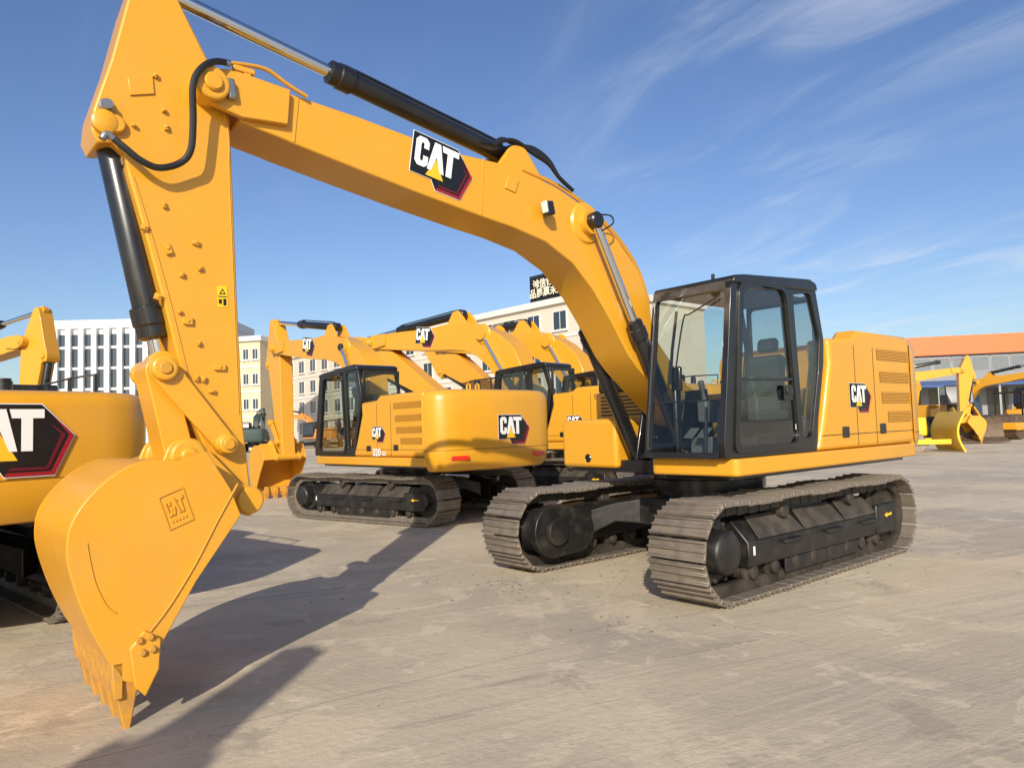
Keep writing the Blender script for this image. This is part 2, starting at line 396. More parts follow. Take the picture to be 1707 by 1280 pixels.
    mb=MB(); mb.prism(prof,1.12 if big else .80,1.388); sp=build(mb,'side_panel',Y,rt,bev=.05 if big else .06,seg=4,xf=xz)
    mb=MB(); mb.bx(-2.445,-.40,-1.388,1.115 if big else .795,1.205,1.95 if big else 2.56); build(mb,'engine_hood',Y,rt,bev=.06,seg=3,xf=xz)
    if lod>=1:
        for s in ((1,) if big else (1,-1)):
            for z,x0,x1 in ((2.34,-1.50,-2.38),(2.075,-1.55,-2.38),(1.83,-1.58,-2.38),(1.60,-1.72,-2.38)):
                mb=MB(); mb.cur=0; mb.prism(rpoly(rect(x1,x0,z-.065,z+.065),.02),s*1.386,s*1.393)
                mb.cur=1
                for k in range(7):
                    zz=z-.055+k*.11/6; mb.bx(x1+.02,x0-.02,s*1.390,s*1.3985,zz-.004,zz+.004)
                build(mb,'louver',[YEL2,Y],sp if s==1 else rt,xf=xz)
        mb=MB()
        for x in (-.92,-1.40): mb.bx(x-.004,x+.004,1.386,1.3905,1.30,2.42)
        mb.bx(-2.44,-.1,1.386,1.3905,1.42,1.428); 
        mb.bx(-2.449,-2.441,1.386,1.3915,1.27,2.5)
        build(mb,'panel_seam',BDEC,sp,xf=xz)
        for q in ((1410,720),(1472,714)):
            x,z=unM(q[0],q[1],1.39); mb=MB(); mb.prism(rpoly(rect(x-.075,x+.075,z-.06,z+.06),.015),1.387,1.40); build(mb,'latch',BLK,sp,bev=.004,xf=xz)
        ew=.52 if kz==1 else .46
        if logo: emblem(sp,(-.76,1.389,Z(1.66) if kz==1 else 1.54),(-ew,0,0),(0,0,1))
        if model:
            text_obj(model[0],.19,WHT,sp,(-.90,1.393,1.345),(-1,0,0),(0,0,1),'model_lettering',.006)
            text_obj(model[1],.10,WHT,sp,(-1.16,1.393,1.325),(-1,0,0),(0,0,1),'model_lettering',.004)
    # counterweight
    mb=MB(); mb.loft([cw_ring(i,z) for i,z in ((.22,1.10),(.10,1.12),(.03,1.22),(0,1.34),(0,1.9),(0,2.40),(.012,2.50),(.04,2.565),(.09,2.605),(.16,2.62),(.4,2.63))])
    cw=build(mb,'counterweight',Y,rt,ang=32,xf=xc)
    if lod>=1:
        a=Vector((-2.957,.02,0));b=Vector((-2.902,-.86,0)); dv=Vector((-.012,eshift,0))
        if logo: emblem(cw,a+dv+Vector((-.006,0,Z(1.50)-.03))+(b-a)*.09,(b-a)*.91,(0,0,1),asp=.88)
        P=[(x-.002 if abs(y)<1.2 else x,y*1.0015) for x,y,_ in cw_ring(0,0)]
        mb=MB(); mb.tube([(x,y,1.40) for x,y in P],.006,6,1); build(mb,'parting_line',YEL2,cw,xf=xz)
        for y0,y1,xx,an in ((.78,1.10,-2.872,14),(-1.10,-.78,-2.872,-14)):
            mb=MB(); ym=(y0+y1)/2
            mb.box((xx,ym,1.24),(.05,.34,.075),Matrix.Rotation(R(-an),3,'Z')); build(mb,'reflector',REFL,cw,bev=.01)
        for y in (.35,.55):
            mb=MB(); mb.tube([(-2.70,y,2.60),(-2.70,y,2.72),(-2.62,y,2.72),(-2.62,y,2.60)],.018,8,3)
            build(mb,'lifting_eye',Y,cw,xf=xz)
        if not big:
            mb=MB(); mb.tube([(-.5,-1.22,2.5),(-.5,-1.22,3.0),(-1.2,-1.22,3.02),(-1.9,-1.22,3.0),(-1.9,-1.22,2.5)],.02,8,1); mb.tube([(-1.2,-1.22,2.5),(-1.2,-1.22,3.02)],.02,8,1)
            build(mb,'handrail',BLK,rt,xf=xz)
            mb=MB(); mb.lathe((-1.5,-.6,2.5),(-1.5,-.6,2.95),[(0,.07),(.40,.07),(.41,.06),(.45,.06)],16); build(mb,'exhaust_pipe',BLK,rt,xf=xz)
    # right side boxes
    mb=MB(); mb.bx(.42,1.02,-1.39,-.50,1.105,1.68); build(mb,'tool_box',Y,rt,bev=.05,seg=3)
    mb=MB(); mb.bx(-.39,.40,-1.388,-.50,1.205,2.02); ft=build(mb,'fuel_tank',Y,rt,bev=.04,seg=3)
    if lod>=1:
        mb=MB()
        for k in range(6): mb.bx(.396,.405,-1.28,-.62,1.72+k*.045,1.742+k*.045)
        build(mb,'tank_louver',BLK,ft)
        mb=MB(); mb.bx(-.38,.36,-1.36,-.52,2.022,2.22); build(mb,'anti_slip_deck',BLK,rt,bev=.02)
        mb=MB(); mb.cyl((1.015,-.95,1.22),(1.03,-.95,1.22),.05,16); build(mb,'tool_box_lamp',BLK,rt)
        for y in (-.30,.26):
            mb=MB(); mb.prism([(.2,1.2),(.95,1.2),(.92,1.34),(.75,1.95),(.35,1.98)],y,y+.04)
            build(mb,'boom_bracket',BLK,rt,bev=.01)
        for k in range(3):
            mb=MB(); mb.tube([(.2,-.12+k*.1,1.3),(.55,-.14+k*.11,1.42),(.85,-.16+k*.12,1.32),(.93,-.2+k*.12,1.22)],.022,8,5)
            build(mb,'hydraulic_hose',RUB,rt)
    # ----- cab
    if lod>=1:
        outer=rpoly([(1.645,1.27),(1.64,1.42),(1.415,2.88),(1.34,2.97),(-.08,3.06),(-.19,2.98),(-.31,2.46),(-.28,2.2),(-.10,1.6),(-.05,1.27)],.04,3)
        door=rpoly([(1.43,1.37),(1.235,2.79),(1.195,2.87),(.52,2.92),(.455,2.85),(.345,1.45),(.40,1.37)],.07,4)
        rearw=rpoly([(.29,2.91),(-.07,2.94),(-.225,2.47),(-.155,2.1),(.05,1.42),(.22,1.40)],.06,4)
        mb=MB(); mb.prism([outer,door,rearw],1.29,1.352)
        fx=lambda u,v,w:(1.64+(v-1.42)*(1.415-1.64)/(2.88-1.42)+w,u,v)
        mb.prism([rect(.43,1.288,1.27,2.93),rpoly(rect(.472,1.284,1.325,2.85),.05)],-.05,-.004,fx)
        wside=rpoly([(1.55,1.40),(1.33,2.90),(-.08,2.95),(-.24,2.45),(.0,1.42)],.06)
        mb.prism([outer,wside],.43,.46)
        mb.prism([rect(.462,1.288,1.27,2.95),rpoly(rect(.50,1.25,1.66,2.88),.05)],-.05,-.01,lambda u,v,w:(-.16-(.1 if v>1.6 else 0)+w,u,v))
        cab=build(mb,'cab',BLK,rt,bev=.010)
        mb=MB(); mb.prism(rpoly([(1.40,2.90),(1.38,2.975),(1.2,3.0),(-.05,3.085),(-.18,3.05),(-.2,2.97)],.03),.42,1.375); build(mb,'roof',BLK,cab,bev=.025,seg=3)
        mb=MB(); mb.cyl((1.25,1.05,2.98),(1.25,1.05,3.05),.018,8); build(mb,'antenna',BLK,cab)
        do=rpoly([(1.50,1.31),(1.305,2.85),(1.255,2.93),(.48,2.965),(.41,2.87),(.30,1.40),(.36,1.31)],.08,4)
        mb=MB(); mb.prism([do,door],1.353,1.372)
        mb.prism([(1.355,1.98),(1.35,2.005),(.405,2.025),(.40,2.0)],1.346,1.366)
        dr=build(mb,'door',BLK,cab,bev=.006)
        mb=MB(); mb.bx(.47,.59,1.372,1.40,1.86,1.92); mb.bx(.45,.61,1.370,1.381,1.80,1.95); build(mb,'handle',BLK,dr,bev=.006)
        mb=MB(); mb.sheet(door,1.340); build(mb,'door_window',GLS,dr,recalc=False)
        mb=MB(); mb.sheet(rearw,1.328); build(mb,'quarter_window',GLS,cab,recalc=False)
        mb=MB(); mb.sheet(rect(.473,1.283,1.327,2.845),-.03,fx); ws=build(mb,'windscreen',GLS2,cab,recalc=False)
        mb=MB(); mb.prism(rect(.47,1.285,1.80,1.815),-.027,-.015,fx); build(mb,'windscreen_bar',BLK,ws)
        mb=MB(); mb.sheet(wside,.445); build(mb,'side_window',GLS2,cab,recalc=False)
        mb=MB(); mb.sheet(rect(.50,1.25,1.661,2.878),-.29,lambda u,v,w:(w,u,v)); build(mb,'rear_window',GLS2,cab,recalc=False)
        if lod==2:
            mb=MB(); mb.tube([fx(1.20,2.78,0),fx(.92,2.66,.02),fx(.84,2.60,.02),fx(.76,2.02,.006)],.009,6,5); build(mb,'wiper',BLK,cab)
            for pp in ([(1.36,.56,2.0),(1.30,.56,2.35),(1.2,.56,2.75)],[(1.40,1.12,1.30),(1.36,1.12,1.75)],[(1.40,.98,1.30),(1.36,.98,1.75)]):
                mb=MB(); mb.tube(pp,.016,8,1); build(mb,'grab_rail',BLK,cab)
            mb=MB(); mb.bx(-.05,1.45,.50,1.26,1.269,1.285); build(mb,'floor_mat',CABIN,cab)
            mb=MB(); mb.prism(rect(.50,1.25,1.285,1.64),-.2,-.15,lambda u,v,w:(w+.05,u,v)); build(mb,'rear_lining',CABIN,cab)
            mb=MB(); mb.bx(-.1,1.25,.48,1.28,2.885,2.90); build(mb,'head_lining',CABIN,cab)
            for y in (.62,1.18):
                mb=MB(); mb.box((.35,y,2.03),(.34,.09,.05)); build(mb,'arm_rest',SEATM,cab,bev=.02)
            mb=MB(); mb.box((1.30,.9,1.50),(.16,.10,.02),Matrix.Rotation(R(35),3,'Y')); mb.box((1.30,.75,1.50),(.16,.10,.02),Matrix.Rotation(R(35),3,'Y')); mb.bx(1.15,1.25,.70,.95,1.285,1.46); build(mb,'pedal_box',CONS,cab,bev=.006)
            mb=MB(); mb.prism(rpoly(rect(.30,.36,1.50,1.56),.01),1.3415,1.344); build(mb,'sticker',WHT,dr)
        mb=MB(); mb.bx(.20,.72,.68,1.12,1.62,1.76); mb.bx(.25,.65,.74,1.06,1.285,1.62); mb.box((.14,.90,2.02),(.14,.42,.58),Matrix.Rotation(R(-10),3,'Y')); mb.box((.05,.90,2.42),(.10,.24,.16),Matrix.Rotation(R(-10),3,'Y')); build(mb,'seat',SEATM,cab,bev=.05,seg=3)
        for y in (.60,1.19):
            mb=MB(); mb.bx(.15,.90,y-.06,y+.06,1.60,1.84); mb.lathe((.84,y,1.83),(.90,y,2.06),[(0,.03),(.1,.018),(.13,.03),(.22,.035)],12)
            build(mb,'control_console',CONS,cab,bev=.02)
        mb=MB(); mb.box((1.25,.56,2.05),(.05,.16,.26),Matrix.Rotation(R(-20),3,'Z')); mb.bx(1.2,1.3,.53,.58,1.27,1.95)
        build(mb,'monitor',BLK,cab,bev=.02)
    else:
        mb=MB(); mb.prism(rpoly([(1.64,1.27),(1.41,2.95),(-.15,3.05),(-.3,2.45),(-.05,1.27)],.08),.43,1.36); cab=build(mb,'cab',BLK,rt,bev=.03)
        W_=[(1.5,1.5),(1.32,2.8),(.0,2.85),(-.1,1.6)]
        mb=MB(); mb.prism(W_,1.36,1.366); build(mb,'cab_window',DGLS,cab)
        mb=MB(); mb.prism(W_,.424,.43); build(mb,'cab_window',DGLS,cab)
        mb=MB(); mb.prism(rect(.52,1.27,1.5,2.8),.0,.006,lambda u,v,w:(1.612-(v-1.5)*.143+w,u,v)); build(mb,'cab_window',DGLS,cab)
    # ----- boom
    ARM=[]; SARM=[]
    mb=MB(); mb.prism(BOOM,-HB,HB); boom=build(mb,'boom',Y,rt,bev=.012); ARM.append(boom)
    mb=MB()
    for y in (HB,-HB-.05): mb.prism(FORK,y,y+.05)
    mb.cyl((BT[0],-.34,BT[1]),(BT[0],.34,BT[1]),.115,28)
    bf=build(mb,'boom_fork',Y,boom,bev=.01)
    for s in (1,-1):
        mb=MB(); mb.cyl((BT[0],.33*s,BT[1]),(BT[0],.365*s,BT[1]),.062,20); build(mb,'pin_cap',Y,bf)
        mb=MB(); mb.lathe((BP[0],HB*s,BP[1]),(BP[0],(HB+.09)*s,BP[1]),[(0,.21),(.02,.19),(.03,.13),(.09,.12)],28)
        build(mb,'cylinder_boss',Y,boom)
    for y in (.13,-.18):
        mb=MB(); mb.prism(rpoly([(SC0[0]+.30,SC0[1]-.22),(SC0[0]+.09,SC0[1]+.05),(SC0[0]-.07,SC0[1]+.06),(SC0[0]-.32,SC0[1]-.26)],.06),y,y+.05)
        build(mb,'cylinder_bracket',Y,boom,bev=.01)
    if lod>=1:
        e0=unM(681,292,HB);e1=unM(782,334,HB)
        if logo:
            o=Vector((e0[0],HB+.002,e0[1]));u=Vector((e1[0]-e0[0],0,e1[1]-e0[1]));n=Vector((0,1,0)); v=n.cross(u)
            o=o-v.normalized()*.06*u.length
            emblem(boom,o,u,v,asp=.92)
    for s in (1,-1):
        hydraulic(rt,'boom_cylinder',(LIFT[0],.345*s,LIFT[1]),TA@Vector((BP[0],.345*s/asc,BP[1])),.075,.045,.61)
    ARM.append(hydraulic(rt,'stick_cylinder',V3(SC0,0),TC@Vector(V3(SC1,0)),.085,.05,(SCm[0]-SC0[0])/(SC1[0]-SC0[0])))
    # ----- stick
    mb=MB(); mb.prism(STICK,-HS,HS); st=build(mb,'stick',Y,rt,bev=.012); SARM.append(st)
    for p,hw,r in ((PA,.27,.085),(BC0,.21,.06),(PK,.26,.07)):
        mb=MB(); mb.cyl((p[0],-hw,p[1]),(p[0],hw,p[1]),r,24); build(mb,'pin',Y,st)
    SARM.append(hydraulic(rt,'bucket_cylinder',(BC0[0],0,BC0[1]),(BC1[0],0,BC1[1]),.092,.05,.88))
    for s in (1,-1):
        mb=MB(); mb.prism(capsule(PJ,PK,.085,.07),s*.20,s*.24); mb.cyl((PJ[0],s*.18,PJ[1]),(PJ[0],s*.29,PJ[1]),.08,24); mb.cyl((PK[0],s*.19,PK[1]),(PK[0],s*.29,PK[1]),.065,24); gl=build(mb,'guide_link',Y,rt,bev=.008); SARM.append(gl)
        for p in (PJ,PK):
            mb=MB(); mb.cyl((p[0],s*.285,p[1]),(p[0],s*.305,p[1]),.04,16); build(mb,'pin_cap',YDK,gl)
    mb=MB(); mb.prism(capsule(PJ,PB,.085,.09),-.15,.15); mb.cyl((PB[0],-.26,PB[1]),(PB[0],.26,PB[1]),.09,24); SARM.append(build(mb,'bucket_link',Y,rt,bev=.01))
    # ----- bucket
    mb=MB(); n=len(SHELL); c=(6.2,.85)
    inn=[(p[0]+(c[0]-p[0])*.04,p[1]+(c[1]-p[1])*.04) for p in SHELL]
    mb.prism(SHELL+inn[::-1],-HW+.03,HW-.03); bk=build(mb,'bucket',BK,rt,bev=.006,ang=40); SARM.append(bk)
    for s in (1,-1):
        mb=MB(); mb.prism(SIDE,s*(HW-.03),s*HW); build(mb,'side_plate',BK,bk,bev=.006)
        mb=MB(); mb.prism(rpoly([PA,(PA[0]-.03,PA[1]-.12),(PB[0]-.1,PB[1]-.30),(PB[0]+.22,PB[1]-.20),(PB[0]+.1,PB[1]+.10),(PB[0]-.05,PB[1]+.12),(PA[0]+.05,PA[1]+.11),(PA[0]-.08,PA[1]+.05)],.06),s*.265,s*.305); mb.cyl((PB[0],s*.25,PB[1]),(PB[0],s*.33,PB[1]),.11,28); mb.cyl((PB[0],s*.32,PB[1]),(PB[0],s*.355,PB[1]),.055,20); mb.cyl((PA[0],s*.25,PA[1]),(PA[0],s*.34,PA[1]),.09,28)
        build(mb,'bucket_ear',Y,bk,bev=.008)
        cut=uL([(213,1080),(238,1048),(266,1062),(263,1112),(240,1158),(222,1142)],HW)
        mb=MB(); mb.prism(cut,s*(HW+.001),s*(HW+.04)); sc_=build(mb,'side_cutter',BK,bk,bev=.008)
        if lod==2:
            for q in ((228,1064),(246,1058),(233,1084),(250,1078)):
                x,z=unM(q[0],q[1],HW); mb=MB(); mb.cyl((x,s*(HW+.04),z),(x,s*(HW+.065),z),.02,6)
                build(mb,'bolt',TK,sc_)
    tipx,tipz=6.35,.03; b0=unM(212,1122,HW)
    d=Vector((tipx-b0[0],tipz-b0[1])).normalized(); nn=Vector((-d.y,d.x))
    mb=MB(); q0=Vector(unM(196,1105,HW)); lip=[q0+nn*.03,q0-nn*.03,q0+d*.20-nn*.02,q0+d*.20+nn*.02]; mb.prism([tuple(p) for p in lip],-HW,HW); build(mb,'cutting_edge',TK,bk,bev=.006)
    for k in range(5):
        y=-.50+k*.25
        mb=MB(); b=Vector(b0)
        Lr=[]
        for t,w,h in ((-.10,.055,.05),(.02,.06,.075),(.10,.055,.07),(.12,.05,.055),(.25,.045,.03),(.345,.035,.012)):
            p=b+d*t
            Lr.append([(p.x+nn.x*h,y-w,p.y+nn.y*h),(p.x-nn.x*h,y-w,p.y-nn.y*h),(p.x-nn.x*h,y+w,p.y-nn.y*h),(p.x+nn.x*h,y+w,p.y+nn.y*h)])
        mb.loft(Lr); build(mb,'tooth',TK,bk,bev=.008)
    if lift or asc!=1 or curl:
        for ob in ARM: ob.matrix_local=TA
        for ob in SARM: ob.matrix_local=TA@TC
    if lod==2: details(rt,boom,st,bk)
    return rt
def details(rt,boom,st,bk):
    o=Vector(V3(unM(283,881,HW),HW)); u=Vector(V3(unM(320,864,HW),HW))-o; v=Vector(V3(unM(265,830,HW),HW))-o
    mb=MB()
    def P(a,b,off): q=o+u*a+v*b; return (q.x,HW+off,q.z)
    def pl(L,off=.012):
        n=len(L); mb.add([P(a,b,.001) for a,b in L]+[P(a,b,off) for a,b in L],[tuple(range(n)),tuple(range(2*n-1,n-1,-1))]+[(i,(i+1)%n,(i+1)%n+n,i+n) for i in range(n)])
    for a0,a1,b0,b1 in ((-.06,1.06,-.04,0),(-.06,1.06,1,1.04),(-.06,0,0,1),(1,1.06,0,1)): pl(rect(a0,a1,b0,b1),.008)
    for l in (C_,A_,T_): pl([((x-.04)/.70*.84+.08,(y-.26)/.44*.5+.34) for x,y in l],.010)
    for k in range(5): pl(rect(.16+k*.15,.22+k*.15,.12,.20),.008)
    build(mb,'raised_mark',BUCKY,bk)
    mb=MB(); mb.tube([(p[0],HW+.001,p[1]) for p in uL([(145,905),(150,935),(160,975),(178,1010),(194,1022)],HW)],.005,6,5); build(mb,'weld_seam',YDK,bk)
    mb=MB(); mb.tube([(p[0],HW+.004,p[1]) for p in uL([(396,806),(362,868),(325,940),(282,1010),(250,1052)],HW)],.007,6,3); build(mb,'weld_seam',YDK,bk)
    for q,w,h in (((258,127),.03,.04),((272,185),.03,.03),((276,213),.03,.05),((222,210),.025,.03),((272,342),.03,.05),((278,415),.05,.09),((325,405),.05,.04),((332,447),.04,.04),((302,458),.03,.04),((312,535),.07,.06),((298,520),.03,.03),((330,572),.03,.04),((338,632),.03,.05),((326,630),.03,.05),((365,612),.09,.05),((352,652),.05,.03),((262,495),.05,.05),((240,380),.05,.04)):
        x,z=unM(q[0],q[1],HS); mb=MB(); mb.box((x,HS+.010,z),(w*.8,.028,h*.8),Matrix.Rotation(R(random.uniform(-25,25)),3,'Y')); mb.cyl((x,HS+.02,z),(x,HS+.032,z),.010,8); build(mb,'mounting_lug',YEL,st,bev=.004)
    mb=MB(); mb.prism(uL([(212,130),(254,128),(257,158),(216,160)],HS),HS,HS+.012); build(mb,'cover_plate',YEL,st,bev=.004)
    mb=MB(); x,z=unM(177,178,.17); mb.lathe((x,.17,z),(x,.23,z),[(0,.045),(.02,.045),(.03,.035),(.06,.03)],20); build(mb,'pin_head',GREYM,st)
    mb=MB(); x,z=unM(173,206,.17); mb.lathe((x,.17,z),(x,.22,z),[(0,.075),(.04,.075),(.05,.06)],24); build(mb,'pin_boss',YEL,st)
    for pts in ([(300,14),(342,104),(378,206),(382,300),(390,500),(398,690)],[(222,295),(254,398),(285,510),(310,612),(332,702)]):
        mb=MB(); mb.tube([(p[0],HS+.001,p[1]) for p in uL(pts,HS)],.006,6,4); build(mb,'weld_seam',YDK,st)
    Q=uL([(361,477),(378,477),(380,512),(363,512)],HS); mb=MB(); mb.cur=0; mb.prism(Q,HS+.001,HS+.004)
    cx=sum(p[0] for p in Q)/4; cz=sum(p[1] for p in Q)/4; mb.cur=1
    mb.prism([(cx-.022,cz+.015),(cx+.022,cz+.015),(cx,cz+.055)],HS+.005,HS+.006)
    mb.prism(rect(cx-.03,cx+.03,cz-.004,cz+.002),HS+.005,HS+.006); mb.prism(rect(cx+.005,cx+.025,cz-.05,cz-.02),HS+.005,HS+.006); mb.prism(rect(cx-.025,cx-.005,cz-.06,cz-.015),HS+.005,HS+.006)
    mb.cur=0; mb.prism([(cx-.010,cz+.021),(cx+.010,cz+.021),(cx,cz+.042)],HS+.0065,HS+.007)
    build(mb,'warning_label',[LEM,BDEC],st)
    def hose(px,y,r,name,m,par,dy=None):
        pts=[]
        for i,p in enumerate(px):
            yy=y if dy is None else y+dy[i]
            q=unM(p[0],p[1],yy); pts.append((q[0],yy,q[1]))
        mb=MB(); mb.tube(pts,r,10,6); return build(mb,name,m,par)
    hose([(382,106),(360,103),(338,112),(322,140),(322,200),(318,250),(300,272),(265,280),(235,268),(212,250),(190,232)],.33,.022,'hydraulic_hose',RUB,st,[-.05,0,.03,.03,0,-.02,-.05,-.05,-.05,-.06,-.08])
    hose([(206,246),(190,232),(178,224),(170,232)],.25,.022,'hose_fitting',GREYM,st)
    hose([(382,106),(405,108),(445,117),(480,142),(512,162)],.26,.015,'hydraulic_pipe',YDK,boom)
    hose([(340,122),(352,105),(372,104),(384,107)],.30,.018,'hose_fitting',GREYM,boom)
    mb=MB()
    x,z=unM(406,118,.25); mb.box((x,.25,z),(.15,.04,.04)); x2,z2=unM(412,140,.25); mb.box((x2,.25,z2),(.05,.03,.16)); build(mb,'pipe_clamp',YEL,boom,bev=.006)
    mb=MB(); x,z=unM(384,150,.29); mb.box((x,.30,z),(.06,.05,.14),Matrix.Rotation(R(8),3,'Y')); build(mb,'sensor',GREYM,boom,bev=.015)
    for k,dy in enumerate((-.09,-.03,.03,.09)):
        hose([(822,240+k),(838,232+k),(860,242-k*2),(890,248+k*3),(915,268+k*2),(932,296),(955,318)],.06+dy,.02,'hydraulic_hose',RUB,boom)
    hose([(1000,358),(1018,360),(1022,372),(1005,384)],.40,.008,'grease_hose',RUB,boom)
    hose([(870,283),(930,312),(985,352),(1030,400),(1062,450),(1080,505)],.18,.014,'hydraulic_pipe',YDK,boom)
    hose([(870,281),(930,309),(986,349),(1032,398),(1064,449),(1082,503)],.08,.014,'hydraulic_pipe',YDK,boom)
    x,z=unM(914,348,.33); mb=MB(); mb.box((x,.33,z),(.09,.09,.13),Matrix.Rotation(R(12),3,'Y')); mb.bx(x-.06,x-.03,.225,.30,z-.05,z+.02); wl=build(mb,'work_light',BLK,boom,bev=.015)
    mb=MB(); mb.box((x+.050,.335,z+.005),(.012,.072,.105),Matrix.Rotation(R(12),3,'Y')); build(mb,'lamp_lens',LENS,wl,bev=.004)
    for a,b in (((497,161),(490,240)),((806,262),(802,360))):
        p=unM(a[0],a[1]+3,HB);q=unM(b[0],b[1]-3,HB); mb=MB(); mb.tube([(p[0],HB+.002,p[1]),(q[0],HB+.002,q[1])],.006,6,1); build(mb,'weld_seam',YDK,boom)
    Q=uL([(846,292),(864,302),(858,322),(841,314)],HB); mb=MB(); mb.prism(Q,HB+.001,HB+.012); build(mb,'bracket_plate',YEL,boom,bev=.004)
# ---------- the machines ----------
ROW='excavators parked in a row'
HD=R(138); SP=(2.37,3.33); GC=(-1.62,14.27)
excavator((OX,OY,0),TH,2,'large yellow excavator in front, black cab at right, bucket lowered to the ground at left',hz=2.60)
excavator((-2.0,14.35,0),R(132),1,'yellow excavator seen from behind in the middle, its whole near track in view',ROW,model=('320','GC'),scale=.93,hz=2.42,asc=1.06,eshift=.2,swing=11)
excavator((GC[0]-2*SP[0]+.29,GC[1]-2*SP[1]-.5,0),HD,1,'yellow excavator cut off by the left edge, its rounded counterweight behind the big bucket',ROW,hz=2.0)
excavator((1.55,17.6,0),HD,1,'yellow excavator right behind the middle one, logo boom rising over its black cab',ROW,hz=2.45,lift=-2.5,asc=1.32,curl=52)
excavator((3.35,20.2,0),HD,1,'farthest yellow excavator of the row, only its boom showing under the front machine\'s boom',ROW,hz=2.5,lift=-1.5,asc=1.32,curl=50)
excavator((-16.6,19.0,0),R(-20),1,'yellow excavator with only its raised arm showing at the far left',None)
excavator((18.6,40.5,0),R(-8),0,'distant yellow excavator reaching out from behind the front machine\'s counterweight')
excavator((24.6,53,0),R(20),0,'most distant yellow excavator, standing before the orange edged warehouse')
excavator((29.5,50,0),R(-60),0,'distant yellow excavator facing the viewer between loader and road roller')
excavator((-22.5,86,0),R(150),0,'tiny distant orange excavator behind the hanging arm of the middle excavator',None,ORG)
excavator((-26.5,75,0),R(100),0,'tiny distant dark green excavator in the gap left of the middle excavator\'s arm',None,GRN)
excavator((-4.6,-9.85,0),R(72.5),0,'yellow excavator parked behind the viewer whose arm shadow crosses the bottom left ground')
# ---------- wheel loader, roller, bulldozer far right ----------
def wheel(par,x,y,r,w):
    mb=MB(); mb.lathe((x,y-w/2,r),(x,y+w/2,r),[(0,r*.6),(.02,r*.93),(w*.2,r),(w*.8,r),(w-.02,r*.93),(w,r*.6)],24); t=build(mb,'wheel',TYRE,par)
    mb=MB(); mb.lathe((x,y-w/2-.01,r),(x,y+w/2+.01,r),[(0,r*.3),(.02,r*.55),(w,r*.55),(w+.02,r*.3)],20); build(mb,'rim',LEM,t)
def wheel_loader(loc,rz,label):
    ld=empty('wheel_loader',loc,rz); tag(ld,label,'wheel loader')
    for x in (1.5,-1.5):
        for y in (1.0,-1.0): wheel(ld,x,y,.75,.55)
    mb=MB(); mb.prism([(-2.6,.9),(-2.7,1.9),(-.6,2.1),(-.3,1.3),(1.9,1.2),(1.9,.7)],-.7,.7); build(mb,'body',YEL,ld,bev=.06)
    mb=MB(); mb.prism(rpoly([(-.7,1.5),(-.75,3.2),(.5,3.3),(.75,2.2),(.5,1.4)],.1),-.7,.7); c=build(mb,'cab',BLK,ld,bev=.04)
    for y0,y1 in ((.70,.708),(-.708,-.70)):
        mb=MB(); mb.prism([(-.6,2.1),(-.6,3.1),(.42,3.15),(.6,2.2)],y0,y1); build(mb,'cab_window',DGLS,c)
    for y in (.5,-.6): mb=MB(); mb.prism([(.8,1.9),(1.1,2.0),(2.6,1.1),(3.0,.5),(2.8,.4),(2.3,.95)],y,y+.1); build(mb,'lift_arm',YEL,ld)
    mb=MB(); mb.prism([(2.8,.9),(3.0,.25),(4.0,.05),(4.0,.1),(3.1,.32),(2.95,.9),(3.1,1.35),(3.0,1.4)],-1.3,1.3); build(mb,'bucket',BROWN,ld)
wheel_loader((26.0,43,0),R(-105),'yellow wheel loader with worn brown bucket left of the road roller')
wheel_loader((36.5,52,0),R(-140),'yellow wheel loader farther back, behind the road roller at the right edge')
wheel_loader((28.6,47.5,0),R(-120),'yellow wheel loader parked just behind the gap between front loader and road roller')
rl=empty('road_roller',(30.6,45.0,0),R(215)); tag(rl,'ochre road roller with smooth drum at the right edge','road roller')
mb=MB(); mb.lathe((1.6,-1.0,.75),(1.6,1.0,.75),[(0,.55),(0,.72),(.03,.75),(1.97,.75),(2,.72),(2,.55)],32); build(mb,'drum',BROWN,rl)
mb=MB(); mb.bx(.6,2.5,1.02,1.16,.55,1.0); mb.bx(.6,2.5,-1.16,-1.02,.55,1.0); mb.bx(2.4,2.55,-1.16,1.16,.6,1.0); build(mb,'drum_frame',YEL,rl,bev=.03)
mb=MB(); mb.prism([(-2.5,.7),(-2.6,1.5),(-.8,1.8),(-.6,1.2),(.6,1.1),(.6,.7)],-.75,.75); build(mb,'body',YEL,rl,bev=.06)
mb=MB(); mb.bx(-1.0,.6,-.8,.8,2.75,2.85)
for x in (-.9,.5):
    for y in (.72,-.72): mb.bx(x-.04,x+.04,y-.04,y+.04,1.2,2.75)
build(mb,'canopy',BLK,rl)
for y in (.85,-.85): wheel(rl,-1.5,y,.7,.4)
bd=empty('bulldozer',(16.6,33,0),R(-12)); tag(bd,'bright yellow bulldozer blade sticking out behind the front machine\'s counterweight','bulldozer')
for s in (1,-1):
    mb=MB(); mb.prism([(-1.4,.0),(-1.7,.35),(-1.4,.8),(1.2,.8),(1.5,.35),(1.2,0)],s*.9-.25,s*.9+.25); build(mb,'track',STEEL,bd,bev=.03)
    mb=MB(); mb.bx(.2,2.3,s*1.2-.06,s*1.2+.06,.35,.55); build(mb,'push_arm',LEM,bd)
mb=MB(); mb.prism([(-1.5,.7),(-1.5,1.6),(1.6,1.5),(1.6,.7)],-.6,.6); build(mb,'body',LEM,bd,bev=.05)
mb=MB(); mb.bx(-1.3,.1,-.65,.65,1.6,2.7); build(mb,'cab',BLK,bd,bev=.05)
mb=MB(); L=[]
for k in range(9):
    t=k/8; z=.02+1.7*t; x=2.75-.30*math.sin(math.pi*t)+.1*t; L.append((x,z))
